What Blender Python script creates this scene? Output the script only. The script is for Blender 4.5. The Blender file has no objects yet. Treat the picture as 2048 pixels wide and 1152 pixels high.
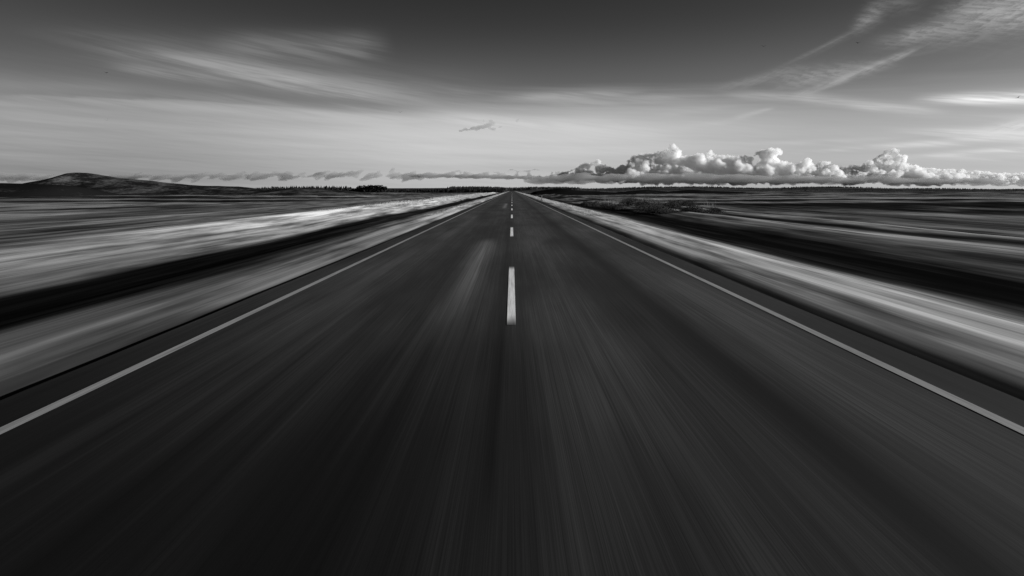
import bpy, bmesh, math, random
import numpy as np
from mathutils import Vector, Matrix

random.seed(7)
rng = np.random.default_rng(11)
SC = bpy.context.scene
COL = SC.collection
R = math.radians

# ------------------------------------------------------------------ camera
CAM_H, FPX, W0, H0 = 1.63, 1245.0, 2048.0, 1152.0
HORIZON = 380.5
PITCH = math.atan((H0 / 2 - HORIZON) / FPX)
cam_d = bpy.data.cameras.new('camera')
cam = bpy.data.objects.new('camera', cam_d)
COL.objects.link(cam)
cam.location = (0, 0, CAM_H)
cam.rotation_euler = (math.pi / 2 - PITCH, 0, 0)
cam_d.sensor_width = 36.0
cam_d.lens = 36.0 * FPX / W0
cam_d.clip_start = 0.1
cam_d.clip_end = 120000.0
SC.camera = cam


def ray(px, py):
    """direction of a photograph pixel in the world (used only to work out where things stand)"""
    cx, cy = (px - W0 / 2) / FPX, -(py - H0 / 2) / FPX
    c, s = math.cos(PITCH), math.sin(PITCH)
    return Vector((cx, c + cy * s, -s + cy * c))


def at(px, py, d):
    """world point at forward distance d"""
    v = ray(px, py)
    v = v * (d / v.y)
    return Vector((v.x, v.y, v.z + CAM_H))


def azel(px, py):
    v = ray(px, py).normalized()
    return math.degrees(math.atan2(v.x, v.y)), math.degrees(math.asin(v.z))


# ------------------------------------------------------------------ helpers
def tag(o, label=None, cat=None, group=None, kind=None):
    if label: o['label'] = label
    if cat: o['category'] = cat
    if group: o['group'] = group
    if kind: o['kind'] = kind
    return o


def link(name, me, mat=None, parent=None, smooth=False):
    o = bpy.data.objects.new(name, me)
    COL.objects.link(o)
    if mat and not me.materials: me.materials.append(mat)
    if parent: o.parent = parent
    if smooth: me.polygons.foreach_set('use_smooth', [True] * len(me.polygons))
    return o


def mesh_np(name, verts, faces):
    """fast mesh from arrays (faces: (n,3) or (n,4))"""
    me = bpy.data.meshes.new(name)
    v = np.asarray(verts, dtype=np.float32); f = np.asarray(faces, dtype=np.int32)
    n = f.shape[1]
    me.vertices.add(len(v)); me.vertices.foreach_set('co', v.ravel())
    me.loops.add(f.size); me.loops.foreach_set('vertex_index', f.ravel())
    me.polygons.add(len(f))
    me.polygons.foreach_set('loop_start', np.arange(0, f.size, n, dtype=np.int32))
    me.polygons.foreach_set('loop_total', np.full(len(f), n, dtype=np.int32))
    me.polygons.foreach_set('use_smooth', np.zeros(len(f), dtype=bool))
    me.update(calc_edges=True); me.validate()
    return me


def grid_mesh(name, xs, ys, Z):
    nx, ny = len(xs), len(ys)
    X, Y = np.meshgrid(xs, ys)
    v = np.stack([X, Y, Z], -1).reshape(-1, 3)
    i = np.arange(nx * ny).reshape(ny, nx)
    f = np.stack([i[:-1, :-1], i[:-1, 1:], i[1:, 1:], i[1:, :-1]], -1).reshape(-1, 4)
    return mesh_np(name, v, f)


def _h(ix, iy, iz, seed):
    n = (ix * 374761393 + iy * 668265263 + iz * 2147483647 + seed * 144665) & 0xffffffff
    n = ((n ^ (n >> 13)) * 1274126177) & 0xffffffff
    n = ((n ^ (n >> 16)) * 2246822519) & 0xffffffff
    return ((n ^ (n >> 15)) & 0xffffff) / float(0xffffff)


def vnoise(x, y, seed=0):
    x = np.asarray(x, dtype=np.float64); y = np.asarray(y, dtype=np.float64)
    ix, iy = np.floor(x).astype(np.int64), np.floor(y).astype(np.int64)
    fx, fy = x - ix, y - iy
    ux, uy = fx * fx * (3 - 2 * fx), fy * fy * (3 - 2 * fy)
    a, b = _h(ix, iy, 0, seed), _h(ix + 1, iy, 0, seed)
    c, d = _h(ix, iy + 1, 0, seed), _h(ix + 1, iy + 1, 0, seed)
    return (a + (b - a) * ux) * (1 - uy) + (c + (d - c) * ux) * uy - 0.5


def fbm(x, y, seed=0, oct=4):
    s, a = 0.0, 1.0
    for k in range(oct):
        s = s + a * vnoise(x, y, seed + k); x = x * 2.03; y = y * 2.03; a *= 0.5
    return s


def vnoise3(p, seed=0):
    i = np.floor(p).astype(np.int64); f = p - i; u = f * f * (3 - 2 * f)
    r = 0.0
    for dx in (0, 1):
        for dy in (0, 1):
            for dz in (0, 1):
                w = (u[:, 0] if dx else 1 - u[:, 0]) * (u[:, 1] if dy else 1 - u[:, 1]) * (u[:, 2] if dz else 1 - u[:, 2])
                r = r + w * _h(i[:, 0] + dx, i[:, 1] + dy, i[:, 2] + dz, seed)
    return r - 0.5


def sstep(x, a, b):
    t = np.clip((x - a) / (b - a), 0, 1)
    return t * t * (3 - 2 * t)


# ------------------------------------------------------------------ node writing
class G:
    def __init__(s, nt): s.nt = nt

    def new(s, t): return s.nt.nodes.new(t)

    def put(s, sock, v):
        if isinstance(v, S): s.nt.links.new(v.k, sock)
        elif isinstance(v, bpy.types.NodeSocket): s.nt.links.new(v, sock)
        else: sock.default_value = v

    def m(s, op, *a, clamp=False):
        n = s.new('ShaderNodeMath'); n.operation = op; n.use_clamp = clamp
        for i, v in enumerate(a): s.put(n.inputs[i], v)
        return S(s, n.outputs[0])

    def step(s, x, a, b, lo=0.0, hi=1.0, smooth=True):
        n = s.new('ShaderNodeMapRange'); n.interpolation_type = 'SMOOTHSTEP' if smooth else 'LINEAR'
        s.put(n.inputs[0], x)
        for i, v in zip((1, 2, 3, 4), (a, b, lo, hi)): s.put(n.inputs[i], v)
        return S(s, n.outputs[0])

    def xyz(s, x, y, z=0.0):
        n = s.new('ShaderNodeCombineXYZ')
        for i, v in enumerate((x, y, z)): s.put(n.inputs[i], v)
        return n.outputs[0]

    def sep(s, v):
        n = s.new('ShaderNodeSeparateXYZ'); s.nt.links.new(v, n.inputs[0])
        return [S(s, o) for o in n.outputs]

    def noise(s, vec, scale=1.0, detail=2.0, rough=0.5, dist=0.0):
        n = s.new('ShaderNodeTexNoise'); s.nt.links.new(vec, n.inputs['Vector'])
        n.inputs['Scale'].default_value = scale; n.inputs['Detail'].default_value = detail
        n.inputs['Roughness'].default_value = rough; n.inputs['Distortion'].default_value = dist
        return S(s, n.outputs[0])

    def ramp(s, x, stops, rng_, interp='LINEAR'):
        t = s.step(x, rng_[0], rng_[1], smooth=False)
        n = s.new('ShaderNodeValToRGB'); s.put(n.inputs[0], t); cr = n.color_ramp; cr.interpolation = interp
        while len(cr.elements) > 1: cr.elements.remove(cr.elements[-1])
        for i, (p, v) in enumerate(stops):
            q = (p - rng_[0]) / (rng_[1] - rng_[0])
            e = cr.elements[0] if i == 0 else cr.elements.new(q)
            e.position = q; e.color = (v, v, v, 1)
        return S(s, n.outputs[0])

    def mix(s, a, b, t): return a * (1.0 - t) + b * t


class S:
    def __init__(s, g, k): s.g, s.k = g, k
    def __add__(s, o): return s.g.m('ADD', s, o)
    __radd__ = __add__
    def __mul__(s, o): return s.g.m('MULTIPLY', s, o)
    __rmul__ = __mul__
    def __sub__(s, o): return s.g.m('SUBTRACT', s, o)
    def __rsub__(s, o): return s.g.m('SUBTRACT', o, s)
    def __truediv__(s, o): return s.g.m('DIVIDE', s, o)
    def __neg__(s): return s * -1.0
    def __pow__(s, o): return s.g.m('POWER', s, o)
    def abs(s): return s.g.m('ABSOLUTE', s)
    def sat(s): return s.g.m('ADD', s, 0.0, clamp=True)
    def max(s, o): return s.g.m('MAXIMUM', s, o)
    def min(s, o): return s.g.m('MINIMUM', s, o)


def material(name, build, rough=0.9, spec=0.15):
    m = bpy.data.materials.new(name); m.use_nodes = True
    nt = m.node_tree; b = nt.nodes['Principled BSDF']
    b.inputs['Roughness'].default_value = rough
    b.inputs['Specular IOR Level'].default_value = spec
    g = G(nt)
    tc = g.new('ShaderNodeTexCoord')
    out = build(g, tc.outputs['Object'], b)
    if out is not None: g.put(b.inputs['Base Color'], out if isinstance(out, S) else (out, out, out, 1))
    return m


# ------------------------------------------------------------------ light and sky
SUN_AZ, SUN_EL = 89.0, 14.0
sun_d = bpy.data.lights.new('sun', 'SUN'); sun_d.energy = 5.0; sun_d.angle = R(0.5); sun_d.color = (1.0, 1.0, 1.0)
sun = bpy.data.objects.new('sun', sun_d); COL.objects.link(sun)
sv = Vector((math.sin(R(SUN_AZ)) * math.cos(R(SUN_EL)), math.cos(R(SUN_AZ)) * math.cos(R(SUN_EL)), math.sin(R(SUN_EL))))
sun.rotation_euler = (-sv).to_track_quat('-Z', 'Y').to_euler()

world = bpy.data.worlds.new('World'); SC.world = world; world.use_nodes = True
wt = world.node_tree; bg = wt.nodes['Background']; g = G(wt)
sky = g.new('ShaderNodeTexSky'); sky.sky_type = 'NISHITA'; sky.sun_disc = False
sky.sun_elevation = R(SUN_EL); sky.sun_rotation = R(SUN_AZ)
sky.altitude = 0; sky.air_density = 1.0; sky.dust_density = 0.3; sky.ozone_density = 1.0
sp = g.new('ShaderNodeSeparateColor'); wt.links.new(sky.outputs[0], sp.inputs[0])
# black-and-white film behind a red filter
clear = (S(g, sp.outputs[0]) - S(g, sp.outputs[2]) * 0.385).max(0.10)
tcw = g.new('ShaderNodeTexCoord')
dx, dy, dz = g.sep(tcw.outputs['Generated'])
AZ = g.m('ARCTAN2', dx, dy) * (180 / math.pi)
EL = g.m('ARCSINE', dz) * (180 / math.pi)


def strip(p0, p1, w0, w1, fade0=0.15, fade1=0.15, warp=None, sharp=1.0):
    """soft band of thin cloud from p0 to p1 across the sky (positions as azimuth and elevation)"""
    a0, e0 = azel(*p0); a1, e1 = azel(*p1)
    if p1[0] > 2040:      # runs on beyond the view and fades out there
        a1, e1, w1, fade1 = a0 + (a1 - a0) * 1.8, e0 + (e1 - e0) * 1.8, w0 + (w1 - w0) * 1.8, 0.45
    if p0[0] < -30:
        a0, e0, fade0 = a0 - (a1 - a0) * 0.5, e0 - (e1 - e0) * 0.5, 0.42
    L = math.hypot(a1 - a0, e1 - e0); ux, uy = (a1 - a0) / L, (e1 - e0) / L
    X, Y = AZ - a0, EL - e0
    t = (X * ux + Y * uy) / L
    n = Y * ux - X * uy
    if warp is not None: n = n + warp
    k = math.degrees(1.0) / FPX
    w = g.step(t, 0.0, 1.0, w0 * k, w1 * k, smooth=False)
    q = n / w
    body = g.m('EXPONENT', -(q * q))
    return body * g.step(t, -fade0 * 0.5, fade0, 0, 1) * g.step(t, 1.0 - fade1, 1.0 + fade1 * 0.5, 1, 0)


# grain of the high cloud: long fibres, tilted one way on the left and the other way on the right
def fibres(slope, sx, sy, detail, rough, off=0.0):
    return g.noise(g.xyz(AZ * sx, (EL - AZ * slope) * sy, off), 1.0, detail, rough)


f_low = fibres(-0.03, 0.05, 1.3, 5, 0.55, 3.0)
f_left = fibres(-0.16, 0.09, 1.9, 6, 0.6, 1.0)
f_fine = fibres(-0.12, 0.25, 5.0, 4, 0.6, 8.0)
f_right = fibres(0.42, 0.28, 1.9, 6, 0.62, 5.0)
f_rip = g.noise(g.xyz(AZ * 0.9 + (f_right - 0.5) * 3.0, (EL + AZ * 0.22) * 4.2, 2.0), 1.0, 5, 0.66)
f_blur = g.noise(g.xyz(AZ * 0.07, EL * 0.16, 9.0), 1.0, 2, 0.5)
w_l = (f_left - 0.5) * 1.6
w_r = (f_right - 0.5) * 1.3

# the broad veil low over the horizon, its upper rim sloping down to the right
rq = (AZ + 22.0) / 17.0
rim = 7.12 - rq * rq * 0.58 + (f_left - 0.5) * 0.9 + (f_low - 0.5) * 0.4
veil_l = g.step(EL - rim, g.step(AZ, -30.0, -10.0, -0.22, -0.7), g.step(AZ, -30.0, -10.0, 0.14, 0.5), 1, 0) * g.step(AZ, -12.0, 6.0, 1.0, 0.0)
veil_c = g.step(EL + (f_low - 0.5) * 3.0, 4.6, 9.3, 1.0, 0.0) * g.step(AZ, 14.0, 30.0, 1.0, 0.62)
veil = veil_l.max(veil_c)
veil_lum = 0.345 + g.step(AZ, -34.0, -4.0, 0.0, 0.25) - g.step(AZ, 4.0, 26.0, 0.0, 0.10) \
    + (f_low - 0.5) * 0.20 - g.step(EL, 4.2, 1.2, 0.0, 0.09) + (f_fine - 0.5) * 0.06
lum = clear * 0.1 + g.step(EL, 14.5, 7.0, 0.0, 0.035) * g.step(AZ, -38.0, -16.0)
lum = g.mix(lum, veil_lum, veil * 0.90)


def lay(lum, mask, value): return g.mix(lum, value, mask.sat())


fl = g.step(f_left + (f_fine - 0.5) * 0.35, 0.34, 0.66)
fr = g.step(f_right + (f_rip - 0.5) * 0.45, 0.32, 0.68)
fp = g.step(f_rip + (f_right - 0.5) * 0.4, 0.30, 0.70)
# left: grey fan with a bright core
lay_l = [((140, 92), (1080, 218), 24, 36, .30, .25, .75, .19), ((250, 128), (900, 205), 26, 22, .3, .3, .50, .24), ((420, 98), (770, 90), 20, 20, .3, .15, .60, .19), ((-90, 160), (900, 172), 20, 34, .30, .3, .60, .17), ((-60, 108), (420, 132), 7, 9, .35, .3, .50, .13), ((-80, 126), (300, 150), 5, 8, .3, .3, .40, .14), ((100, 60), (420, 90), 5, 8, .4, .3, .40, .13), ((150, 80), (760, 125), 26, 28, .4, .2, .42, .16),
         ((330, 108), (860, 208), 13, 22, .25, .35, .75, .42), ((220, 95), (560, 150), 8, 12, .3, .3, .45, .32),
         ((230, 128), (470, 165), 7, 10, .3, .3, .5, .33), ((440, 95), (735, 92), 22, 18, .25, .10, .42, .22),
         ((-60, 168), (300, 178), 9, 8, .1, .3, .55, .27), ((640, 165), (1010, 190), 13, 9, .3, .3, .45, .28)]
for p0, p1, a, b, f0, f1, k, v in lay_l:
    lum = lay(lum, strip(p0, p1, a, b, f0, f1, w_l * 0.7) * (fl * 0.62 + 0.38) * k * 1.2, v)
# dark gap under the fan
lum = lay(lum, strip((200, 150), (900, 222), 9, 8, .3, .3, w_l * 0.5) * 0.42, 0.16)
# centre
for p0, p1, a, b, k in (((1000, 196), (1270, 182), 9, 5, .35), ((1060, 205), (1400, 190), 12, 8, .25), ((820, 232), (1330, 268), 24, 18, .95), ((700, 262), (1200, 285), 16, 14, .5)):
    lum = lay(lum, strip(p0, p1, a, b, .3, .3, w_l * 0.25) * k * (fl * .5 + .5), 0.62)
# right: plumes and fibres rising to the upper right
lay_r = [((1560, 136), (1722, 58), 3, 6, .4, .3, .42, .30, fr), ((1708, 62), (1760, 16), 11, 14, .4, .3, .55, .34, fp), ((1735, 14), (1850, -6), 13, 20, .3, .4, .40, .24, fp),
         ((1575, 198), (1700, 148), 4, 6, .3, .3, .50, .42, fr), ((1660, 166), (1835, 97), 5, 4, .3, .25, .62, .46, fr),
         ((1545, 165), (1790, 128), 18, 10, .3, .3, .55, .38, fp), ((1750, 88), (1930, 58), 13, 18, .4, .3, .55, .30, fp), ((1860, 62), (1960, 52), 14, 18, .4, .4, .4, .32, fp), ((1800, 72), (1880, 58), 8, 12, .3, .3, .4, .40, fp),
         ((1880, 42), (2140, 12), 26, 30, .2, .1, .85, .38, fp), ((1930, 14), (2120, 6), 12, 20, .3, .1, .55, .46, fp),
         ((1430, 178), (1600, 138), 6, 9, .4, .3, .45, .34, fr), ((1450, 186), (1640, 197), 6, 7, .4, .2, .60, .46, fl),
         ((1590, 192), (1760, 212), 8, 7, .2, .3, .75, .50, fl), ((1700, 208), (1890, 224), 7, 8, .3, .3, .80, .56, fl), ((1830, 222), (2060, 246), 7, 9, .3, .2, .50, .48, fl),
         ((1860, 197), (2140, 193), 7, 9, .25, .1, 1.0, .98, fl), ((1330, 258), (1490, 240), 5, 5, .4, .3, .60, .52, fl), ((1300, 232), (1460, 214), 5, 4, .4, .4, .45, .46, fl), ((1120, 200), (1290, 182), 4, 4, .4, .3, .45, .36, fl),
         ((1460, 240), (1545, 216), 5, 3, .3, .3, .65, .54, fl), ((1380, 264), (1600, 250), 6, 4, .4, .4, .30, .50, fl),
         ((1820, 262), (2120, 274), 4, 14, .3, .1, .85, .80, fl), ((1960, 262), (2120, 240), 8, 14, .3, .1, .75, .76, fr), ((1950, 234), (2120, 236), 4, 5, .4, .1, .5, .62, fl),
         ((1640, 302), (2100, 268), 3.5, 8, .4, .1, .80, .72, fl), ((1800, 316), (2120, 292), 4, 6, .3, .1, .80, .74, fl), ((1840, 320), (2120, 312), 4, 6, .3, .1, .45, .66, fl),
         ((1420, 292), (1860, 272), 5, 4, .4, .4, .45, .56, fl), ((1860, 140), (2060, 95), 8, 10, .4, .2, .25, .22, fr), ((1990, 120), (2100, 100), 7, 9, .4, .2, .3, .22, fr),
         ((1660, 145), (1945, 84), 2.5, 2.5, .4, .4, .22, .24, fl)]
for p0, p1, a, b, f0, f1, k, v, ff in lay_r:
    lum = lay(lum, strip(p0, p1, a, b, f0, f1, w_r * 0.5 if ff is not fl else w_l * 0.2) * (ff * 0.70 + 0.30) * k * 1.08, v)
lum = lum.max(0.006)
wt.links.new((lum * 10.0).k, bg.inputs[0]); bg.inputs[1].default_value = 0.1 / 2 ** 0.4

# ------------------------------------------------------------------ ground
def profile_left(s):
    return np.interp(s, [0, 3.95, 4.12, 4.4, 5.4, 7.0, 8.6, 11.0, 13.0, 14.6, 16.2, 18.5, 24, 40, 80],
                     [-.09, -.09, -.07, -.01, .0, -.22, -.50, -.62, -.20, .10, -.02, -.32, -.36, -.34, -.30])


def profile_right(s):
    return np.interp(s, [0, 3.95, 4.12, 4.4, 5.0, 6.4, 7.8, 9.4, 11.6, 14.4, 16.6, 18.2, 20.2, 24, 40, 80],
                     [-.09, -.09, -.08, -.02, .0, -.06, -.26, -.40, -.42, -.16, -.26, -.06, -.36, -.40, -.36, -.30])


def gh(x, y):
    x = np.asarray(x, dtype=np.float64); y = np.asarray(y, dtype=np.float64)
    s = np.abs(x)
    wob = (fbm(y * 0.035, x * 0.06, 3, 3)) * np.clip((s - 4.6) * 0.22, 0, 1.6)
    sw = s + wob
    z = np.where(x < 0, profile_left(sw), profile_right(sw))
    far = sstep(s, 5.0, 22.0)
    z = z + far * 0.22 * fbm(x * 0.22, y * 0.03, 21, 4) + sstep(s, 4.4, 7) * 0.05 * fbm(x * 1.1, y * 0.12, 31, 3)
    dist = np.hypot(x, y)
    z = z + sstep(s, 18, 90) * sstep(dist, 60, 400) * 1.1 * (fbm(x * 0.018, y * 0.018, 41, 5))
    # the corridor of the road stays level
    return z


def spread(pairs):
    out = [pairs[0][0]]
    for a, b, st in pairs:
        n = max(1, int(round((b - a) / st))); out += list(np.linspace(a, b, n + 1)[1:])
    return out


def grow(a, b, r, st):
    out = []; v = a
    while v < b:
        v += st; st *= r; out.append(v)
    return out


xr = spread([(0, 3.8, .95), (3.8, 4.6, .1), (4.6, 20, .22)]) + grow(20, 14000, 1.045, .3)
xs = np.array([-v for v in xr[:0:-1]] + xr)
ys = np.array(spread([(-40, 0, 4), (0, 40, .7), (40, 120, 1.0)]) + grow(120, 30000, 1.022, 1.1))
GX, GY = np.meshgrid(xs, ys)


def b_ground(g, co, bsdf):
    x, y, z = g.sep(co)
    a = x.abs()
    w1 = (g.noise(g.xyz(x * 0.12, y * 0.030, 0.0), 1.0, 3, 0.55) - 0.5)
    w2 = (g.noise(g.xyz(x * 0.9, y * 0.10, 4.0), 1.0, 2, 0.5) - 0.5)
    wamp = g.step(a, 4.15, 12.0, 0.16, 3.0, smooth=False)
    s = a + w1 * wamp * 2.1 + w2 * g.step(a, 4.3, 8.0, 0.12, 0.55)
    left = g.ramp(s, [(0, .04), (4.02, .026), (4.12, .03), (4.30, .19), (4.9, .31), (5.6, .28), (6.4, .18), (7.2, .06), (8.1, .016), (10.7, .010), (11.3, .16),
                      (12.6, .22), (14.3, .36), (15.6, .30), (16.6, .10), (18.0, .05), (21, .12), (23, .05), (27, .13), (30, .06), (36, .12), (42, .07), (50, .10)], (0, 50))
    right = g.ramp(s, [(0, .04), (4.02, .022), (4.14, .022), (4.30, .18), (4.9, .42), (5.5, .46), (6.3, .50), (7.0, .30), (7.6, .07), (8.4, .012), (11.3, .010), (12.0, .07), (12.8, .15),
                       (13.6, .20), (14.4, .26), (15.1, .40), (15.9, .32), (16.7, .04), (17.3, .05), (18.1, .52), (19.1, .38), (19.9, .05), (22.5, .07), (24.5, .26), (26, .12), (28, .05), (33, .06), (37, .14), (41, .04), (50, .07)], (0, 50))
    left = left * g.step(y, 10.0, 48.0, 0.64, 2.1)      # left side darker close by, paler further on
    base = g.mix(left, right, g.step(x, -0.5, 0.5))
    # heath beyond the ditches: dark heather with pale grass between
    n1 = g.noise(g.xyz(x * 0.055, y * 0.016, 2.0), 1.0, 6, 0.62)
    n2 = g.noise(g.xyz(x * 0.010, y * 0.010, 7.0), 1.0, 7, 0.66)
    n3 = g.noise(g.xyz(x * 0.006 + 3.0, y * 0.045, 17.0), 1.0, 5, 0.62)
    lng = g.step(y, 50.0, 110.0)
    pick = g.mix(n1 * 0.55 + n2 * 0.45, n3 * 0.6 + n1 * 0.2 + n2 * 0.2, lng * 0.8)
    heath = g.mix(0.016, 0.36, g.step(pick, 0.455, 0.60))
    rgt = g.step(x, -0.5, 0.5) * g.step(y, 78.0, 100.0)
    field = g.mix(base, heath, g.step(s, g.mix(24.0, 8.0, rgt), g.mix(44.0, 13.0, rgt)))
    # long soft streaks of lying grass along the road
    st = g.noise(g.xyz(x * 2.4, y * 0.045, 1.0), 1.0, 4, 0.6)
    st2 = g.noise(g.xyz(x * 14.0, y * 0.16, 5.0), 1.0, 2, 0.6)
    pat = g.noise(g.xyz(x * 0.95, y * 0.10, 11.0), 1.0, 4, 0.6)
    v = field * g.step(st, 0.28, 0.72, 0.52, 1.48) * g.step(st2, 0.25, 0.75, 0.84, 1.16) * g.step(pat, 0.33, 0.61, 0.38, 1.38)
    g.put(bsdf.inputs['Roughness'], 1.0)
    return (v * 0.80).max(0.006)


M_ground = material('heath_ground', b_ground, 1.0, 0.0)
ground = link('ground', grid_mesh('ground', xs, ys, gh(GX, GY)), M_ground, smooth=True)
tag(ground, 'flat heath and grassy verges on both sides of the road', 'ground', kind='structure')

# ------------------------------------------------------------------ road
ROAD_END = 1250.0


def b_asphalt(g, co, bsdf):
    x, y, z = g.sep(co)
    f1 = g.noise(g.xyz(x * 26.0, y * 0.10, 0.0), 1.0, 3, 0.65)
    f2 = g.noise(g.xyz(x * 130.0, y * 0.30, 3.0), 1.0, 3, 0.8)
    bl = g.noise(g.xyz(x * 0.8, y * 0.14, 13.0), 1.0, 3, 0.55)
    f3 = g.noise(g.xyz(x * 5.0, y * 0.05, 6.0), 1.0, 3, 0.55)
    f4 = g.noise(g.xyz(x * 0.9, y * 0.02, 9.0), 1.0, 2, 0.5)
    wob = (g.noise(g.xyz(x * 0.0, y * 0.05, 1.0), 1.0, 2, 0.5) - 0.5) * 0.25
    xx = x + wob
    tone = g.ramp(xx, [(-4.1, .028), (-3.62, .030), (-3.3, .044), (-2.75, .050), (-2.3, .046), (-1.95, .032), (-1.6, .038), (-0.9, .046), (-0.5, .044), (-0.25, .036), (-.14, .026), (-.02, .036),
                       (0.3, .047), (0.9, .050), (1.45, .047), (1.8, .036), (2.05, .026), (2.3, .042), (2.8, .058), (3.2, .056), (3.45, .044), (3.62, .027), (4.1, .025)], (-4.1, 4.1))
    tone = tone * g.step(f1, 0.25, 0.75, 0.80, 1.20) * g.step(f2, 0.25, 0.75, 0.52, 1.48) * g.step(f3, 0.25, 0.75, 0.82, 1.18) * g.step(f4, 0.3, 0.7, 0.84, 1.16) * g.step(bl, 0.32, 0.68, 0.64, 1.30)
    # lens vignetting painted into the asphalt: left lane and whole road darkened close by
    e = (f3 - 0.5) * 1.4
    new = g.step(xx + e * 0.5, -0.9, 0.5, 1.0, 0.0) * g.step(y + e * 3.0, 3.0, 9.5, 1.0, 0.0)  # mask of the painted corner darkening on the near left
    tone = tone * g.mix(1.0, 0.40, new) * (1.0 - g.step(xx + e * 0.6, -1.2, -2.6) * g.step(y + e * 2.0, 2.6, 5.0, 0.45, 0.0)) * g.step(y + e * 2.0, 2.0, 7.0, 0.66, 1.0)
    # oil-dark place in the left lane and a tarred seam just left of the centre line
    qo = (x + 1.05 + e * 0.15) / 0.48
    tone = tone * (1.0 - g.m('EXPONENT', -(qo * qo)) * g.step(y + e * 1.5, 3.4, 7.0, 0.70, 0.0))
    qs = (x + 0.115 + (f3 - 0.5) * 0.06) / 0.055
    tone = tone * (1.0 - g.m('EXPONENT', -(qs * qs)) * g.step(y, 2.6, 3.6) * g.step(y, 5.5, 9.5, 1.0, 0.0) * 0.55)
    qr = (x - 2.03 - (f4 - 0.5) * 0.3) / 0.14
    tone = tone * (1.0 - g.m('EXPONENT', -(qr * qr)) * g.step(y, 3.0, 9.0, 0.66, 0.25))
    qr2 = (x - 1.45 - (f3 - 0.5) * 0.2) / 0.10
    tone = tone * (1.0 - g.m('EXPONENT', -(qr2 * qr2)) * g.step(y, 2.5, 12.0, 0.42, 0.12))
    # pale scuffed places in the left lane
    def scuff(cx, w, y0, y1, k, soft=0.6):
        q = (x - cx - (f3 - 0.5) * 0.35) / w
        return g.m('EXPONENT', -(q * q)) * g.step(y, y0 - 1.5, y0 + 4.0) * g.step(y, y1 - 2.0, y1 + 1.0, 1.0, 0.0) * k
    sc = scuff(-0.78, 0.25, 7.5, 21.0, 1.55) * g.step(f1, 0.3, 0.7, 0.45, 1.0) + scuff(-0.72, 0.16, 57, 78, 1.5) + scuff(-2.72, 0.14, 8.5, 17, .40) + scuff(-2.3, 0.2, 18, 40, .22)
    tone = (tone + sc * 0.10) * 0.80
    return tone


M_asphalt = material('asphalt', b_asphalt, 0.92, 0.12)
ry = np.array(spread([(-40, 160, 1.0), (160, ROAD_END, 10.0)]))
nx_ = [-4.02, -3.6, -2, 0, 2, 3.6, 4.02]
edge_l = 0.03 * fbm(ry * 0.6, ry * 0, 5, 3); edge_r = 0.03 * fbm(ry * 0.6, ry * 0 + 9, 6, 3)
V = []; F = []
for j, yv in enumerate(ry):
    row = [(-4.02 + edge_l[j], yv, -0.12)] + [(xv + (edge_l[j] if i == 0 else edge_r[j] if i == 6 else 0), yv, 0.0) for i, xv in enumerate(nx_)] + [(4.02 + edge_r[j], yv, -0.12)]
    V += row
n = len(nx_) + 2
for j in range(len(ry) - 1):
    for i in range(n - 1):
        a = j * n + i; F.append((a, a + 1, a + n + 1, a + n))
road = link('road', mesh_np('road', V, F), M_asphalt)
tag(road, 'straight two-lane asphalt road running to the horizon', 'road', kind='structure')


def b_paint(lo, hi, ends):
    def f(g, co, bsdf):
        x, y, z = g.sep(co)
        n1 = g.noise(g.xyz(x * 60.0, y * 0.35, 0.0), 1.0, 3, 0.6)
        n2 = g.noise(g.xyz(x * 4.0, y * 0.06, 2.0), 1.0, 3, 0.6)
        v = g.mix(lo, hi, g.step(n1 * 0.5 + n2 * 0.5, 0.3, 0.7))
        n3 = g.noise(g.xyz(x * 34.0, y * 0.9, 5.0), 1.0, 4, 0.7)
        v = v * g.step(n3, 0.30, 0.62, 0.72, 1.08)
        if ends:   # worn thin at both ends of a dash
            q = y.abs() + (n1 - 0.5) * 0.5
            v = g.mix(v, 0.05, g.step(q, 2.30, 3.05))
        return v
    return f


M_line = material('worn_line_paint', b_paint(0.22, 0.36, False), 0.85, 0.15)
M_dash = material('white_dash_paint', b_paint(0.64, 0.90, True), 0.85, 0.15)


def sheet(x0, x1, yv, z):
    V = []; F = []
    for yy in yv: V += [(x0, yy, z), (x1, yy, z)]
    for j in range(len(yv) - 1):
        a = j * 2; F.append((a, a + 1, a + 3, a + 2))
    return V, F


for sx in (-1, 1):
    V, F = sheet(sx * 3.5 - 0.052, sx * 3.5 + 0.052, ry[:-1], 0.004)
    e = link('edge_line', mesh_np('edge_line', V, F), M_line, road)
V, F = sheet(-0.055, 0.055, np.linspace(-2.95, 2.95, 8), 0.004)
dash_me = mesh_np('centre_dash', V, F)
for k in range(42):
    d = link('centre_dash', dash_me, M_dash, road)
    d.location = (-0.008, 10.4 + 14.6 * k, 0)

# ------------------------------------------------------------------ dunes and the wooded ridge
def b_dune(dark, pale, lo, hi, fx=0.06):
    def f(g, co, bsdf):
        x, y, z = g.sep(co)
        n1 = g.noise(g.xyz(x * fx, y * fx * 0.6, z * 0.25), 1.0, 7, 0.68)
        n2 = g.noise(g.xyz(x * 0.7, y * 0.7, z * 1.5), 1.0, 3, 0.6)
        return g.mix(dark, pale, g.step(n1 * 0.7 + n2 * 0.3, lo, hi))
    return f


M_dune = material('dune_grass', b_dune(0.012, 0.15, 0.44, 0.72, 0.10), 1.0, 0.0)
M_dune_dark = material('dark_dune', b_dune(0.010, 0.06, 0.54, 0.74, 0.05), 1.0, 0.0)  # near-black dune tone with a few paler patches
M_ridge = material('ridge_heath', b_dune(0.030, 0.085, 0.40, 0.66, 0.012), 1.0, 0.0)


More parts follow.
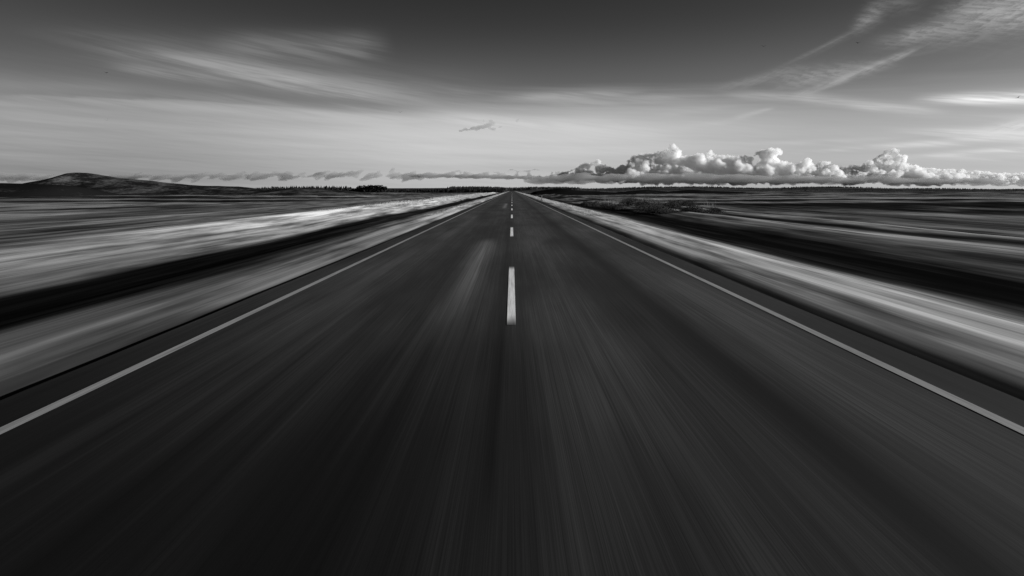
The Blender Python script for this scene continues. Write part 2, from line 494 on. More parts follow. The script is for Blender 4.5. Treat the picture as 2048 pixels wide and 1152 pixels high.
def px_profile(pts, d):
    """silhouette heights read off the photograph, as metres at distance d"""
    xs_ = [(p[0] - 1024) / FPX * d for p in pts]
    zs_ = [CAM_H + (HORIZON - p[1]) / FPX * d for p in pts]
    return lambda x: np.interp(x, xs_, zs_)


def dune(name, label, pts, d, x0, x1, front, back, res, mat, rough=0.35, rs=0.12, skew=0.0, seed=60, power=1.0, kind='structure', cat='hill', smooth_k=3):
    xs_ = np.arange(x0, x1 + res, res); ys_ = np.arange(d - front * 1.3, d + back * 1.3 + res, res)
    X, Y = np.meshgrid(xs_, ys_)
    pr = px_profile(pts, d)
    Yc = d + skew * (X - (x0 + x1) / 2) + 0.10 * front * 2 * fbm(X * 0.03, X * 0 + seed, seed, 2)
    t = np.where(Y < Yc, (Yc - Y) / front, (Y - Yc) / back)
    shape = np.clip(1 - t, 0, 1) ** power
    shape = shape * shape * (3 - 2 * shape)
    top = sum(pr(X + k * res * 1.2) for k in range(-smooth_k, smooth_k + 1)) / (2 * smooth_k + 1) + 0.7
    Z = top * shape - 0.7
    Z = Z + rough * shape ** 0.5 * (fbm(X * rs, Y * rs * 0.7, seed + 1, 4) + 0.5 * np.abs(fbm(X * rs * 0.5, Y * rs * 0.3, seed + 7, 3)))
    edge = np.minimum.reduce([X - x0, x1 - X]) / (0.12 * (x1 - x0))
    Z = Z - 3.0 * (1 - sstep(edge, 0, 1)) * (np.minimum.reduce([X - x0, x1 - X]) < 0.12 * (x1 - x0)) - 1.6 * (1 - sstep(shape, 0.0, 0.12))
    o = link(name, grid_mesh(name, xs_, ys_, Z), mat, smooth=True)
    tag(o, label, cat, kind=kind)
    return o


dune('hill', 'long grassy dune hill rising to a rounded peak at far left', [(20, 376), (60, 373), (90, 367), (112, 361.5), (132, 356), (150, 350), (162, 343), (172, 346.5), (196, 352), (225, 355.5), (255, 357.5), (300, 363), (350, 369), (400, 372.5), (450, 373), (490, 376.5), (520, 378.5), (560, 381)],
     300, -300, -95, 58, 110, 1.4, M_dune, 0.5, 0.14, 0.05, 60, 1.5, smooth_k=1)
dune('hill', 'dark smooth ridge in front of the dune peak', [(-500, 371), (-300, 366), (-120, 364), (0, 366.5), (50, 367.5), (100, 369), (130, 372), (145, 377), (157, 386), (170, 396), (200, 404), (320, 410)],
     228, -330, -140, 46, 40, 1.6, M_dune_dark, 0.12, 0.08, 0.05, 70, 1.0, smooth_k=2)
dune('hill', 'low dune with a pale crest left of the dark wood', [(440, 386), (490, 382), (520, 380.5), (560, 379), (600, 376.6), (625, 375.6), (645, 376.6), (690, 381.5), (730, 384.5), (780, 388)],
     270, -140, -50, 52, 40, 1.2, M_dune, 0.35, 0.2, -0.1, 80)
dune('hill', 'small dark dune to the right of the road end', [(1050, 386), (1075, 382.5), (1095, 379), (1118, 376.3), (1128, 376.6), (1145, 380), (1170, 382.5), (1210, 383.5), (1260, 386)],
     300, 4, 62, 34, 40, 0.9, M_dune_dark, 0.20, 0.2, 0.0, 90)
dune('hill', 'flat dark dune with a bright crest before the right ridge', [(1200, 387), (1245, 383), (1280, 380.2), (1297, 379.6), (1312, 381.5), (1345, 384.5), (1400, 388)],
     380, 52, 118, 36, 30, 1.2, M_dune_dark, 0.2, 0.2, 0.0, 100)
dune('hill', 'second flat dark dune further right before the ridge', [(1300, 387), (1340, 382.5), (1375, 380), (1390, 379.3), (1402, 381.5), (1440, 383), (1500, 385), (1560, 388)],
     400, 84, 174, 36, 30, 1.2, M_dune_dark, 0.2, 0.2, 0.0, 110)

RIDGE_D = 1600.0
ridge_pts = [(600, 380), (760, 378.5), (900, 377.5), (970, 377), (1022, 378.5), (1060, 378), (1110, 378), (1135, 380.5), (1175, 380.5), (1215, 380), (1260, 378.5), (1300, 376.5), (1345, 376), (1390, 376.5), (1430, 378.3), (1490, 379), (1540, 380), (1590, 376.6), (1645, 376.2), (1700, 379), (1750, 381.5), (1790, 380), (1820, 379), (1860, 381), (1900, 382.5), (1960, 382), (2048, 382), (2300, 380), (2600, 383)]
ridge_fn = px_profile(ridge_pts, RIDGE_D)
rx = np.arange(-620, 2000, 12.0); ryy = np.arange(640, 2300, 12.0)
RX, RY = np.meshgrid(rx, ryy)


def ridge_h(X, Y):
    top = (ridge_fn(X - 12) + ridge_fn(X) + ridge_fn(X + 12)) / 3 + 2.8
    t = np.clip((Y - 760) / (RIDGE_D - 760), 0, 1) ** 1.25
    b = 1 - np.clip((Y - RIDGE_D) / 600, 0, 1)
    corridor = 1 - (1 - sstep(np.abs(X), 8, 40)) * (1 - sstep(Y, 1150, 1400))
    return (top * t * b * b * corridor - 0.6) + 1.0 * fbm(X * 0.02, Y * 0.02, 120, 4) * t * b - 2.0 * (t <= 0.0) - 2.5 * (b <= 0.01)


ridge = link('terrain', grid_mesh('terrain', rx, ryy, ridge_h(RX, RY)), M_ridge, smooth=True)
tag(ridge, 'long low wooded ridge along the horizon right of the road', 'ridge', kind='structure')


# ------------------------------------------------------------------ trees
def b_needles(lo, hi):
    def f(g, co, bsdf):
        n = g.noise(co, 1.6, 3, 0.6)
        return g.mix(lo, hi, g.step(n, 0.35, 0.68))
    return f


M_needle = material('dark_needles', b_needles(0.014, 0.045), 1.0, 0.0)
M_far_needle = material('far_needles', b_needles(0.030, 0.075), 1.0, 0.0)  # paler than the near needles: distance haze put into the colour
M_bark = material('bark', b_needles(0.05, 0.10), 1.0, 0.0)


def cone_tree(h, r, tiers, sides, rnd, trunk=True):
    """unit conifer: ragged tiers of drooping branches; returns verts, faces (triangles)"""
    V = []; F = []
    for k in range(tiers):
        z0 = h * (0.12 + 0.80 * k / tiers); z1 = min(h, z0 + h * (1.25 / tiers) + 0.05 * h)
        rr = r * (1 - 0.88 * k / tiers)
        c = len(V); lean = rnd.uniform(-.05, .05) * r
        V.append((lean, lean, z1))
        a0 = rnd.random() * 6.28
        for i in range(sides):
            a = a0 + 6.2832 * i / sides
            q = rr * (rnd.uniform(0.75, 1.2) if i % 2 == 0 else rnd.uniform(0.40, 0.65))
            V.append((q * math.cos(a), q * math.sin(a), z0 - h * 0.05 * rnd.uniform(0, 1.4) * (i % 2 == 0)))
        for i in range(sides): F.append((c, c + 1 + i, c + 1 + (i + 1) % sides))
    if trunk:
        c = len(V); t = r * 0.08
        for i in range(4):
            a = 6.2832 * i / 4; V.append((t * math.cos(a), t * math.sin(a), -0.3))
        V.append((0, 0, h * 0.9))
        for i in range(4): F.append((c + i, c + (i + 1) % 4, c + 4))
    return V, F


def round_tree(h, r, rnd):
    """broad pine: clumps of small needle-tuft faces round a few limbs"""
    V = []; F = []
    clumps = [(rnd.uniform(-.6, .6) * r, rnd.uniform(-.6, .6) * r, h * rnd.uniform(.45, .88), r * rnd.uniform(.35, .6)) for _ in range(9)] + [(0, 0, h * .62, r * .7)]
    for cx, cy, cz, cr in clumps:
        for _ in range(46):
            d = Vector((rnd.gauss(0, 1), rnd.gauss(0, 1), rnd.gauss(0, 1))).normalized() * cr * rnd.uniform(.45, 1.0)
            p = Vector((cx, cy, cz)) + Vector((d.x, d.y, d.z * .7)); s_ = cr * rnd.uniform(.22, .42)
            u = Vector((rnd.gauss(0, 1), rnd.gauss(0, 1), rnd.gauss(0, 1))).normalized(); w = u.orthogonal().normalized()
            c = len(V); V += [tuple(p + u * s_), tuple(p - u * s_ * .5 + w * s_ * .8), tuple(p - u * s_ * .5 - w * s_ * .8)]; F.append((c, c + 1, c + 2))
    for ex, ey, ez in [(0, 0, h * .75)] + [(c_[0], c_[1], c_[2]) for c_ in clumps[:4]]:
        c = len(V); t = r * .07
        b0 = (0, 0, -0.3) if (ex, ey) == (0, 0) else (0, 0, h * .3)
        for i in range(4):
            a = 6.2832 * i / 4; V.append((b0[0] + t * math.cos(a), b0[1] + t * math.sin(a), b0[2]))
        V.append((ex, ey, ez))
        for i in range(4): F.append((c + i, c + (i + 1) % 4, c + 4))
    return V, F


def forest(name, label, spots, mat, tiers, sides, seed):
    rnd = random.Random(seed)
    proto = [cone_tree(1.0, rnd.uniform(.26, .40), tiers, sides, rnd, False) for _ in range(10)]
    Vs = []; Fs = []; off = 0
    for x, y, z, h in spots:
        v, f = proto[rnd.randrange(10)]
        v = np.array(v); f = np.array(f)
        w = rnd.uniform(.85, 1.35)
        Vs.append(v * (h * w, h * w, h) + (x, y, z)); Fs.append(f + off); off += len(v)
    o = link(name, mesh_np(name, np.concatenate(Vs), np.concatenate(Fs)), mat)
    tag(o, label, 'wood', kind='stuff')
    return o


rnd = random.Random(5)
# black pine wood on the left of the road end: a few taller trees stand out and are built one by one
spots = []
for _ in range(1500):
    px = rnd.uniform(700, 1008); d = rnd.uniform(515, 640)
    x = (px - 1024) / FPX * d
    top = np.interp(px, [690, 720, 745, 765, 785, 830, 880, 940, 1000, 1008], [377.5, 374.5, 373, 373, 376.3, 376, 375.2, 375.6, 376.3, 377])
    h = max(1.5, (HORIZON - top) / FPX * 520 + CAM_H + .3) * rnd.uniform(.70, 1.04)
    spots.append((x, d, -0.4, h))
for _ in range(700):
    px = rnd.uniform(516, 712); d = rnd.uniform(520, 570)
    spots.append(((px - 1024) / FPX * d, d, -0.4, rnd.uniform(2.6, 4.6)))
for k in range(420):    # ragged front rim
    px = 705 + (1009 - 705) * (k + rnd.random()) / 420; d = rnd.uniform(508, 520); x = (px - 1024) / FPX * d
    spots.append((x, d, -0.4, rnd.uniform(1.8, 4.0)))
forest('pine_wood', 'black pine wood ending beside the road on the left', spots, M_needle, 3, 8, 1)
spots = []
for _ in range(8200):
    px = rnd.uniform(930, 2320); d = RIDGE_D + rnd.uniform(-170, 190)
    x = (px - 1024) / FPX * RIDGE_D
    z = float(ridge_h(np.array([x]), np.array([d]))[0])
    h = rnd.uniform(2.4, 3.8) * (1.35 if rnd.random() < .05 else 1) + 1.2 * float(vnoise(px * .03, 0.0, 9))
    if 1385 < px < 1412: h *= 1.4
    spots.append((x, d, z - .2, h))
for _ in range(900):     # belt across the end of the road
    x = rnd.uniform(-130, 140); d = rnd.uniform(1262, 1330)
    spots.append((x, d, float(ridge_h(np.array([x]), np.array([d]))[0]) - .3, rnd.uniform(3.5, 6.5)))
for _ in range(2200):    # scattered over the slope in front
    px = rnd.uniform(1060, 2320); d = rnd.uniform(900, 1450) ; x = (px - 1024) / FPX * d
    if abs(x) < 30: continue
    spots.append((x, d, float(ridge_h(np.array([x]), np.array([d]))[0]) - .2, rnd.uniform(.8, 2.4)))
forest('conifer_wood', 'far grey conifer wood covering the ridge on the right horizon', spots, M_far_needle, 3, 6, 2)

# single conifers along the left skyline
protos = []
for k in range(4):
    V, F = cone_tree(1.0, [.20, .26, .32, .24][k], 5, 10, rnd)
    protos.append(mesh_np('conifer_tree', V, F)); protos[-1].materials.append(M_needle)
rprotos = []
for k in range(3):
    V, F = round_tree(1.0, .48, rnd)
    rprotos.append(mesh_np('pine_tree', V, F)); rprotos[-1].materials.append(M_needle)


def place_tree(me, name, px, d, top, z, label, group, wide=1.0):
    o = bpy.data.objects.new(name, me); COL.objects.link(o)
    h = (HORIZON - top) / FPX * d + CAM_H - z
    o.location = ((px - 1024) / FPX * d, d, z); o.scale = (h * wide, h * wide, h); o.rotation_euler = (0, 0, rnd.uniform(0, 6.28))
    tag(o, label, 'tree', group)
    return o


for k in range(84):
    px = 520 + 188 * (k + rnd.uniform(-.4, .4)) / 84
    base = np.interp(px, [520, 540, 560, 600, 640, 680, 700], [375, 373.8, 372.8, 372.2, 372.3, 371.8, 372])
    place_tree(protos[k % 4], 'conifer_tree', px, rnd.uniform(500, 545), base + rnd.uniform(-1.6, 1.6), -0.4,
               'small dark conifer in the ragged row above the low left dune', 'conifers in the row above the low left dune', rnd.uniform(.9, 1.9))
for k in range(20):
    px = 455 + 66 * (k + rnd.uniform(-.3, .3)) / 20
    place_tree(protos[k % 4], 'conifer_tree', px, rnd.uniform(500, 545), 376.8 + rnd.uniform(-1.0, .8), -0.4,
               'tiny dark conifer in the low gap behind the tail of the hill', 'conifers in the gap behind the hill tail', 1.3)
for px, top in [(722, 371.5), (735, 370.2), (744, 369.4), (753, 370), (764, 370.4), (772, 372.5)]:
    place_tree(rprotos[int(px) % 3], 'pine_tree', px, rnd.uniform(505, 512), top, -0.4,
               'tall round-topped pine in the clump rising above the black wood', 'pines in the clump above the black wood', 1.1)

# ------------------------------------------------------------------ clouds: solid bodies of scattering air, lit by the sun
def cloud_material(name, density, aniso=0.25, grey=1.0):
    m = bpy.data.materials.new(name); m.use_nodes = True
    nt = m.node_tree; nt.nodes.clear()
    out = nt.nodes.new('ShaderNodeOutputMaterial'); v = nt.nodes.new('ShaderNodeVolumeScatter')
    v.inputs['Color'].default_value = (grey, grey, grey, 1); v.inputs['Density'].default_value = density
    v.inputs['Anisotropy'].default_value = aniso
    if grey < 1.0:      # part of the light is lost inside
        ab = nt.nodes.new('ShaderNodeVolumeAbsorption'); ab.inputs['Color'].default_value = (grey, grey, grey, 1); ab.inputs['Density'].default_value = density
        ad = nt.nodes.new('ShaderNodeAddShader'); nt.links.new(v.outputs[0], ad.inputs[0]); nt.links.new(ab.outputs[0], ad.inputs[1])
        nt.links.new(ad.outputs[0], out.inputs['Volume'])
    else: nt.links.new(v.outputs[0], out.inputs['Volume'])
    m.cycles.homogeneous_volume = True
    return m


CLOUD_D = 20000.0
MPP = CLOUD_D / FPX           # metres per photograph pixel at the clouds


def cloud(name, label, puffs, mat, voxel, bumps, seed, squash_base=None, group=None):
    """puffs: (px, py, depth in px, rx, ry, rz in px, tilt)"""
    bm = bmesh.new()
    for px, py, dep, ax, ay, az, tilt in puffs:
        c = at(px, py, CLOUD_D + dep * MPP)
        M = Matrix.Translation(c) @ Matrix.Rotation(-tilt, 4, 'Y') @ Matrix.Diagonal((ax * MPP, ay * MPP, az * MPP, 1))
        bmesh.ops.create_icosphere(bm, subdivisions=2, radius=1.0, matrix=M)
    me = bpy.data.meshes.new(name); bm.to_mesh(me); bm.free()
    o = bpy.data.objects.new(name, me); COL.objects.link(o)
    r = o.modifiers.new('union', 'REMESH'); r.mode = 'VOXEL'; r.voxel_size = voxel; r.use_smooth_shade = True
    dg = bpy.context.evaluated_depsgraph_get()
    ev = o.evaluated_get(dg)
    me2 = bpy.data.meshes.new_from_object(ev); o.modifiers.clear()
    o.data = me2; bpy.data.meshes.remove(me); me2.name = name
    n = len(me2.vertices)
    co = np.empty(n * 3, dtype=np.float32); me2.vertices.foreach_get('co', co); co = co.reshape(-1, 3).astype(np.float64)
    for size, amp, kind in bumps:
        no = np.empty(n * 3, dtype=np.float32); me2.vertex_normals.foreach_get('vector', no); no = no.reshape(-1, 3)
        p = co / (size * MPP)
        if kind == 'billow':
            d = (np.abs(vnoise3(p, seed)) * 2 - 0.35)
            d = 0.5 - np.abs(vnoise3(p, seed)) * 2.2
            d = -np.abs(d) + 0.35
        else:
            d = vnoise3(p, seed) * 2
        co = co + no * (d * amp * MPP)[:, None]
        seed += 13
        me2.vertices.foreach_set('co', co.astype(np.float32).ravel()); me2.update()
    ctr = co.mean(0)
    me2.vertices.foreach_set('co', (co - ctr).astype(np.float32).ravel()); o.location = ctr
    me2.materials.clear(); me2.materials.append(mat)
    me2.polygons.foreach_set('use_smooth', [True] * len(me2.polygons)); me2.update()
    tag(o, label, 'cloud', group)
    return o


M_cumulus = cloud_material('cumulus', 0.012, 0.0)
M_wisp = cloud_material('ragged_cloud', 0.0024, 0.0, 0.45)
M_thin = cloud_material('thin_cloud', 0.0034, 0.0, 0.45)
crnd = random.Random(21)


def bank(x0, x1, tops, base, n, r0, r1, depth=46, flat=6):
    """cauliflower heap under a skyline (pixel heights), over a level base"""
    P = []
    tx = [t[0] for t in tops]; ty = [t[1] for t in tops]
    top = lambda x: float(np.interp(x, tx, ty))
    bs = lambda x: float(np.interp(x, [b[0] for b in base], [b[1] for b in base]))
    for k in range(n):
        x = crnd.uniform(x0, x1); t = top(x); b = bs(x)
        r = crnd.uniform(r0, r1) * min(1.0, max(.35, (b - t) / 30))
        u = crnd.random() ** 0.8
        y = t + r * .8 + max(0, (b - t - 1.6 * r)) * u
        P.append((x, y, crnd.uniform(-depth, depth) * (0.35 + .65 * u), r * crnd.uniform(.9, 1.25), r * 1.2, r * crnd.uniform(.75, .95), 0.2))
    x = x0
    while x < x1:      # knobs along the skyline
        t = top(x); b = bs(x); r = crnd.uniform(r0 * .5, r0 * 1.1) * min(1.0, max(.4, (b - t) / 30))
        P.append((x, t + r * .75, crnd.uniform(-depth, depth) * .25, r * 1.1, r * 1.2, r * .8, 0.25)); x += r * crnd.uniform(.7, 1.2)
    x = x0
    while x < x1:      # level base
        b = bs(x); P.append((x, b - flat * .75, crnd.uniform(-depth, depth) * .4, 20, depth * .6, flat * crnd.uniform(.8, 1.15), 0)); x += 13
    return P


base_r = [(1000, 357), (1140, 360), (1300, 363.5), (1480, 364), (1600, 363), (1750, 363), (1850, 367), (2140, 371)]
cloud('cumulus_cloud', 'dark ragged cumulus at the left end of the bright cloud bank',
      bank(1118, 1262, [(1110, 350), (1130, 344), (1150, 335), (1170, 328), (1186, 324), (1195, 320), (1206, 331), (1230, 338), (1265, 342)], base_r, 60, 5, 8, 24, 7), M_cumulus, 22, [(10, 4.2, 'n'), (5, 2.4, 'n'), (2.4, 1.0, 'n')], 3)
cloud('cumulus_cloud', 'tallest broad cumulus heap with several grey-shaded knobs',
      bank(1235, 1480, [(1228, 344), (1250, 332), (1262, 322), (1275, 312), (1290, 308), (1312, 304), (1328, 300), (1342, 293), (1354, 296), (1362, 312), (1385, 314), (1396, 307), (1425, 305), (1440, 312), (1462, 313), (1485, 318)], base_r, 190, 7, 13, 44, 7), M_cumulus, 22, [(15, 6.0, 'n'), (6.5, 4.0, 'n'), (3.2, 2.3, 'n'), (1.8, 1.1, 'n')], 33)
cloud('cumulus_cloud', 'bright cumulus heap with a white crooked head at its top',
      bank(1462, 1700, [(1455, 318), (1480, 316), (1505, 314), (1514, 305), (1530, 301), (1552, 297), (1560, 304), (1556, 312), (1572, 322), (1592, 332), (1606, 321), (1618, 319), (1628, 332), (1650, 326), (1668, 326), (1685, 340), (1705, 345)], base_r, 170, 6, 12, 40, 7), M_cumulus, 22, [(15, 6.0, 'n'), (6.5, 4.0, 'n'), (3.2, 2.3, 'n'), (1.8, 1.1, 'n')], 63)
cloud('cumulus_cloud', 'single rounded cumulus tower standing on the long white bank',
      bank(1685, 1860, [(1680, 346), (1700, 338), (1712, 333), (1725, 337), (1738, 330), (1748, 318), (1765, 306), (1782, 299), (1796, 301), (1803, 314), (1806, 328), (1825, 334), (1845, 338), (1870, 341)], base_r, 120, 6, 12, 36, 7), M_cumulus, 22, [(15, 6.0, 'n'), (6.5, 4.0, 'n'), (3.2, 2.3, 'n'), (1.8, 1.1, 'n')], 93)
cloud('cumulus_cloud', 'long low white cloud bank running out at the right edge',
      bank(1840, 2180, [(1835, 340), (1870, 338), (1905, 338), (1940, 343), (1975, 344), (2010, 346), (2060, 346), (2180, 350)], base_r, 150, 5, 9, 40, 7), M_cumulus, 22, [(12, 3.6, 'n'), (5, 2.0, 'n'), (2.5, 1, 'n')], 123)

slab = []
xx = 1085
while xx < 1990:
    t_ = min(1.0, max(0.0, (xx - 1500) / 420))
    slab.append((xx, 358.0 + 4.5 * t_ + crnd.uniform(-2, 2), -66 + crnd.uniform(-10, 10), crnd.uniform(24, 46), 24, (7.6 - 4.2 * t_) * crnd.uniform(.85, 1.2), .03)); xx += 17
cloud('flat_cloud', 'flat grey cloud layer lying along the foot of the bright cloud bank', slab, cloud_material('flat_layer', 0.0023, 0.0, 0.52), 30, [(26, 3.2, 'n'), (9, 2.0, 'n'), (4, 1.0, 'n')], 150)


def rags(x0, x1, yt, yb, n, lmin, lmax, tilt=0.28):
    P = []
    for k in range(n):
        x = crnd.uniform(x0, x1); y = crnd.uniform(yt, yb); l = crnd.uniform(lmin, lmax)
        P.append((x, y, crnd.uniform(-14, 14), l, l * .8, crnd.uniform(1.3, 3.9), tilt * crnd.uniform(-.1, 1.5)))
    return P


rag = [(9, 2.4, 'n'), (4, 1.4, 'n')]
cloud('ragged_cloud', 'low ragged grey cloud behind the left end of the dune hill', rags(-10, 135, 349, 360, 26, 12, 24), M_thin, 40, rag, 5)
cloud('ragged_cloud', 'thin grey cloud wisp trailing right of the hill peak', rags(230, 335, 350, 357, 16, 12, 24), M_thin, 40, rag, 6)
cloud('ragged_cloud', 'ragged grey cloud strip over the right shoulder of the hill', rags(335, 500, 349, 359, 26, 6, 24, .36), M_wisp, 40, rag, 7)
cloud('ragged_cloud', 'dark ragged cloud strip above the row of conifers', rags(495, 648, 346, 358, 26, 6, 24, .36), M_wisp, 40, rag, 8)
cloud('ragged_cloud', 'broken grey cloud puffs above the black wood', rags(640, 835, 347, 359, 30, 5, 22, .36) + [(783, 341, 0, 9, 9, 2.2, .5), (668, 343, 0, 7, 7, 1.8, .4)], M_wisp, 40, rag, 9)
cloud('ragged_cloud', 'long dark cloud strip over the far end of the road', bank(835, 1130, [(825, 352), (850, 344), (880, 347), (915, 341), (950, 346), (985, 342), (1005, 346), (1022, 337), (1040, 342), (1070, 337), (1090, 341), (1110, 342), (1135, 346)], [(830, 354), (1000, 357), (1135, 360)], 60, 4, 6.5, 18, 4), cloud_material('dark_strip_cloud', 0.0050, 0.0, 0.50), 40, rag, 10)
cloud('small_cloud', 'small dark lone cloud floating above the road end',
      [(921, 262, 0, 7, 7, 2, .1), (932, 259, 0, 8, 8, 2.6, .2), (945, 257, 0, 9, 9, 3.4, .25), (957, 256, 0, 9, 9, 4, .25), (968, 253, 0, 10, 10, 4.6, .3), (978, 250, 0, 9, 9, 5, .4), (985, 247, 0, 6, 6, 4, .4), (968, 242, 0, 3.5, 4, 3.6, 0), (981, 241, 0, 6, 6, 2.6, 0), (985, 258, 0, 8, 8, 2, 0), (1000, 254, 0, 5, 5, 2, .4)],
      M_wisp, 26, [(7, 2.2, 'n'), (3.5, 1.4, 'n')], 15)
cloud('cloudlet', 'faint grey cloud scrap just right of the small lone cloud', [(1034, 242, 0, 3, 3, 3.4, .9), (1036, 240, 0, 3, 3, 2, .9)], M_thin, 18, [(3, 1, 'n')], 16)
cloud('cloudlet', 'faint grey cloud scrap over the far left dune hill', [(213, 240, 0, 4.4, 3, 1.8, .6), (216, 237, 0, 3, 3, 1.6, .7)], M_thin, 18, [(3, 1, 'n')], 17)

# ------------------------------------------------------------------ birds
M_bird = material('dark_feathers', lambda g, co, b: g.mix(0.012, 0.03, g.noise(co, 12.0, 2, 0.5)), 0.8, 0.2)


def bird_mesh(up):
    bm = bmesh.new()
    # body: rings along the flight axis (x), then two bent wings grown from the shoulder
    rings = [(-.24, .004, .03), (-.16, .018, .035), (-.06, .045, .042), (.04, .052, .05), (.11, .035, .036), (.15, .030, .032), (.18, .024, .026), (.215, .004, .004)]
    prev = None
    for x, ry_, rz_ in rings:
        ring = [bm.verts.new((x, ry_ * math.cos(a), rz_ * math.sin(a) * (.45 if x < -.2 else 1))) for a in [6.2832 * i / 8 for i in range(8)]]
        if prev:
            for i in range(8): bm.faces.new((prev[i], prev[(i + 1) % 8], ring[(i + 1) % 8], ring[i]))
        else: bm.faces.new(ring[::-1])
        prev = ring
    bm.faces.new(prev)
    for sgn in (-1, 1):
        secs = [(.03, .08, -.07, .01), (.16, .11, -.05, .01 + up * .10), (.30, .06, -.06, .01 + up * .16), (.44, -.04, -.09, .01 + up * .15)]
        prev = None
        for yv, xf, xb, zv in secs:
            t = .012 * (1 - yv)
            sec = [bm.verts.new((xf, sgn * yv, zv)), bm.verts.new(((xf + xb) / 2, sgn * yv, zv + t)), bm.verts.new((xb, sgn * yv, zv)), bm.verts.new(((xf + xb) / 2, sgn * yv, zv - t))]
            if prev:
                for i in range(4): bm.faces.new((prev[i], prev[(i + 1) % 4], sec[(i + 1) % 4], sec[i]))
            else: bm.faces.new(sec[::-1])
            prev = sec
        bm.faces.new(prev)
    bmesh.ops.recalc_face_normals(bm, faces=bm.faces)
    me = bpy.data.meshes.new('bird'); bm.to_mesh(me); bm.free()
    return me


for px, py, d, rz, rl, up, lab in [(212.5, 145.5, 170, 80, 5, .6, 'tiny dark bird high above the far left dune hill'),
                                   (800.3, 224.5, 190, 95, -5, .8, 'tiny dark bird low in the bright sky left of the small lone cloud'),
                                   (1526.7, 92.6, 150, 70, 10, .5, 'dark bird in the clear dark sky, leftmost of the two near the top right'),
                                   (1715.8, 86.0, 170, 90, 0, .9, 'dark bird just below the forked cloud plume at top right'),
                                   (2036.2, 194.8, 150, 85, -28, .5, 'banking bird against the bright cloud streak at the right edge')]:
    o = link('bird', bird_mesh(up), M_bird)
    o.location = at(px, py, d); o.rotation_euler = (R(rl), 0, R(rz)); o.scale = (1.5, 1.5, 1.5)
    tag(o, lab, 'bird', 'birds scattered over the sky')

# ------------------------------------------------------------------ grass that stands up, reeds, marker post
M_blade = material('dry_grass_blades', lambda g, co, b: g.mix(0.36, 0.66, g.noise(co, 0.7, 3, 0.6)), 1.0, 0.0)
M_reed = material('pale_reeds', lambda g, co, b: g.mix(0.10, 0.36, g.noise(co, 0.9, 3, 0.6)), 1.0, 0.0)


def blades(name, label, X, Y, H, Wd, mat, seed, lean=0.35):
    r = np.random.default_rng(seed); n = len(X)
    Z = gh(X, Y) - 0.04
    a = r.uniform(0, 6.283, n); ca, sa = np.cos(a), np.sin(a)
    lx, ly = r.normal(0, lean, n) * H, r.normal(0, lean, n) * H
    p = lambda t, w: (np.stack([X + lx * t * t + ca * w * Wd, Y + ly * t * t + sa * w * Wd, Z + H * t * (1 - .15 * t)], -1))
    v = np.stack([p(0, -.5), p(0, .5), p(.55, -.38), p(.55, .38), p(1, 0)], 1)
    f0 = np.arange(n)[:, None] * 5
    F = np.concatenate([f0 + np.array([[0, 1, 3]]), f0 + np.array([[0, 3, 2]]), f0 + np.array([[2, 3, 4]])])
    o = link(name, mesh_np(name, v.reshape(-1, 3), F), mat)
    tag(o, label, 'grass', kind='stuff')
    return o


r = np.random.default_rng(4)
n = 16000
Y = 48 + 330 * r.random(n) ** 1.1; X = -(14.0 + r.normal(0, .9, n) - 0.002 * Y)
X2 = r.uniform(4.75, 6.6, 9000); Y2 = 42 + 380 * r.random(9000) ** 1.4
X3 = -r.uniform(4.75, 5.9, 6000); Y3 = 42 + 380 * r.random(6000) ** 1.4
Xa = np.concatenate([X, X2, X3]); Ya = np.concatenate([Y, Y2, Y3])
clump = 0.55 + 0.9 * np.clip(fbm(Xa * .25, Ya * .12, 200, 3) + .5, 0, 1)
Ha = np.concatenate([r.uniform(.10, .50, n) * (0.3 + 0.7 * sstep(Y, 45, 110)), r.uniform(.08, .24, 9000), r.uniform(.06, .2, 6000)]) * clump
blades('grass', 'pale dry grass standing along the verges and the left bank', Xa, Ya, Ha, np.maximum(.012, Ya * .00022), M_blade, 5)
n = 900
cl = r.integers(0, 26, n); cy_ = r.normal(84, 8, 26); cx_ = 18.2 + r.normal(0, 2.6, 26)
Yr = np.clip(cy_[cl] + r.normal(0, 1.1, n), 62, 108); Xr = cx_[cl] + r.normal(0, .55, n)
Hr = r.uniform(.5, 1.15, n); Hr[:150] = r.uniform(.9, 1.7, 150)
blades('reeds', 'thin pale reeds standing in the dark ditch ground right of the road', Xr, Yr, Hr, np.full(n, .016), M_reed, 6, .16)

M_leaf = material('heather_leaves', b_needles(0.018, 0.060), 1.0, 0.0)


def shrub_meshes(seed, lx, ly, h):
    rr = random.Random(seed)
    V = []; F = []
    lobes = [(rr.uniform(-.6, .6) * lx, rr.uniform(-.75, .75) * ly, rr.uniform(.4, 1.0) * h, rr.uniform(.3, .5)) for _ in range(11)]
    for cx, cy, top, q in lobes:
        for _ in range(520):
            u, t, w = rr.gauss(0, .45), rr.gauss(0, .45), rr.random() ** .6
            p = Vector((cx + u * lx * q, cy + t * ly * q, top * w * max(.1, 1 - .5 * (u * u + t * t))))
            sz = rr.uniform(.025, .06); a = Vector((rr.gauss(0, 1), rr.gauss(0, 1), rr.gauss(0, .7))).normalized(); b = a.orthogonal().normalized()
            c = len(V); V += [tuple(p + a * sz), tuple(p + b * sz * .5), tuple(p - a * sz), tuple(p - b * sz * .5)]; F.append((c, c + 1, c + 2, c + 3))
    leaf = mesh_np('foliage', V, F)
    V = [(.03, 0, -.15), (-.015, .026, -.15), (-.015, -.026, -.15)]; F = []
    for cx, cy, top, q in lobes:
        for _ in range(5):
            c = len(V); V.append((cx + rr.gauss(0, .3) * lx * q, cy + rr.gauss(0, .3) * ly * q, top * rr.uniform(.6, .95)))
            for i in range(3): F.append((i, (i + 1) % 3, c))
    return leaf, mesh_np('stems', V, F)


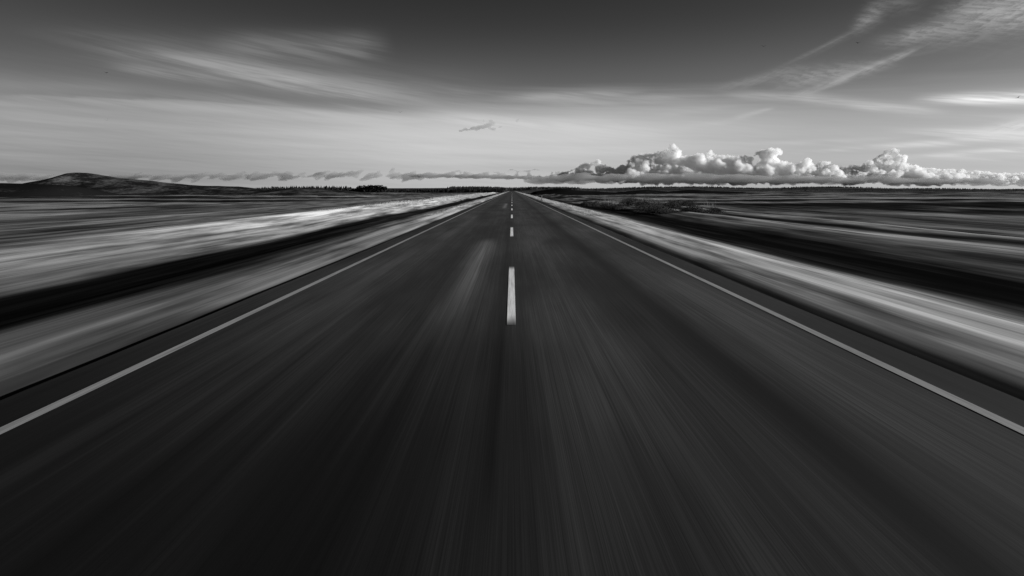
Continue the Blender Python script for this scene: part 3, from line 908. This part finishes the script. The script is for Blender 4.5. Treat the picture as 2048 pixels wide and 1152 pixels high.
for k, (sx_, sy_, lx, ly, h) in enumerate([(11.2, 68, 1.6, 3.6, .85), (13.8, 62, 1.9, 3.4, .95), (16.2, 66, 1.8, 3.2, .9), (12.6, 54, 1.5, 3.0, .7), (15.8, 53, 1.7, 3.0, .75), (10.0, 80, 1.5, 3.6, .75), (18.6, 70, 1.8, 3.0, .8), (14.4, 76, 1.9, 3.6, 1.0)]):
    t = bpy.data.objects.new('shrub', None); COL.objects.link(t)
    t.location = (sx_, sy_, float(gh(np.array([sx_]), np.array([float(sy_)]))[0]) - .03)
    tag(t, 'low dark heather shrub in the black ditch ground right of the road', 'shrub', 'dark shrubs right of the road')
    a, b = shrub_meshes(300 + k, lx, ly, h)
    link('foliage', a, M_leaf, t); link('stems', b, M_bark, t)

post = bpy.data.objects.new('marker_post', None); COL.objects.link(post); post.location = (4.72, 100.0, float(gh(np.array([4.72]), np.array([100.0]))[0]) - .05)
tag(post, 'slim pale marker post in the grass verge right of the road', 'post')
M_post = material('pale_post', lambda g, co, b: g.mix(0.38, 0.55, g.noise(co, 9.0, 3, 0.6)), 0.7, 0.2)
M_refl = material('post_reflector', lambda g, co, b: g.mix(0.60, 0.75, g.noise(co, 30.0, 2, 0.6)), 0.4, 0.4)
bm = bmesh.new()
lo = [bm.verts.new((x, y, -.1)) for x, y in ((-.06, -.03), (.06, -.03), (.045, .05), (-.045, .05))]
hi = [bm.verts.new((v.co.x * .9, v.co.y * .9, .92 if v.co.y < 0 else .84)) for v in lo]
for i in range(4): bm.faces.new((lo[i], lo[(i + 1) % 4], hi[(i + 1) % 4], hi[i]))
bm.faces.new(hi); bm.faces.new(lo[::-1])
bmesh.ops.bevel(bm, geom=bm.edges[:], offset=.008, segments=1, affect='EDGES')
me = bpy.data.meshes.new('post_body'); bm.to_mesh(me); bm.free(); link('post_body', me, M_post, post)
bm = bmesh.new(); bmesh.ops.create_cube(bm, size=1.0, matrix=Matrix.Translation((0, -.032, .72)) @ Matrix.Diagonal((.07, .012, .16, 1)))
bmesh.ops.bevel(bm, geom=bm.edges[:], offset=.003, segments=1, affect='EDGES')
me = bpy.data.meshes.new('reflector'); bm.to_mesh(me); bm.free(); link('reflector', me, M_refl, post)

# ------------------------------------------------------------------ render settings
SC.view_settings.view_transform = 'Standard'; SC.view_settings.look = 'None'
SC.view_settings.exposure = 0.4; SC.view_settings.gamma = 1.0
SC.render.engine = 'CYCLES'
cy = SC.cycles
cy.use_denoising = True; cy.denoising_prefilter = 'NONE'; cy.max_bounces = 24; cy.diffuse_bounces = 2; cy.glossy_bounces = 1; cy.transmission_bounces = 2; cy.sample_clamp_indirect = 3.0; cy.volume_bounces = 24; cy.transparent_max_bounces = 8
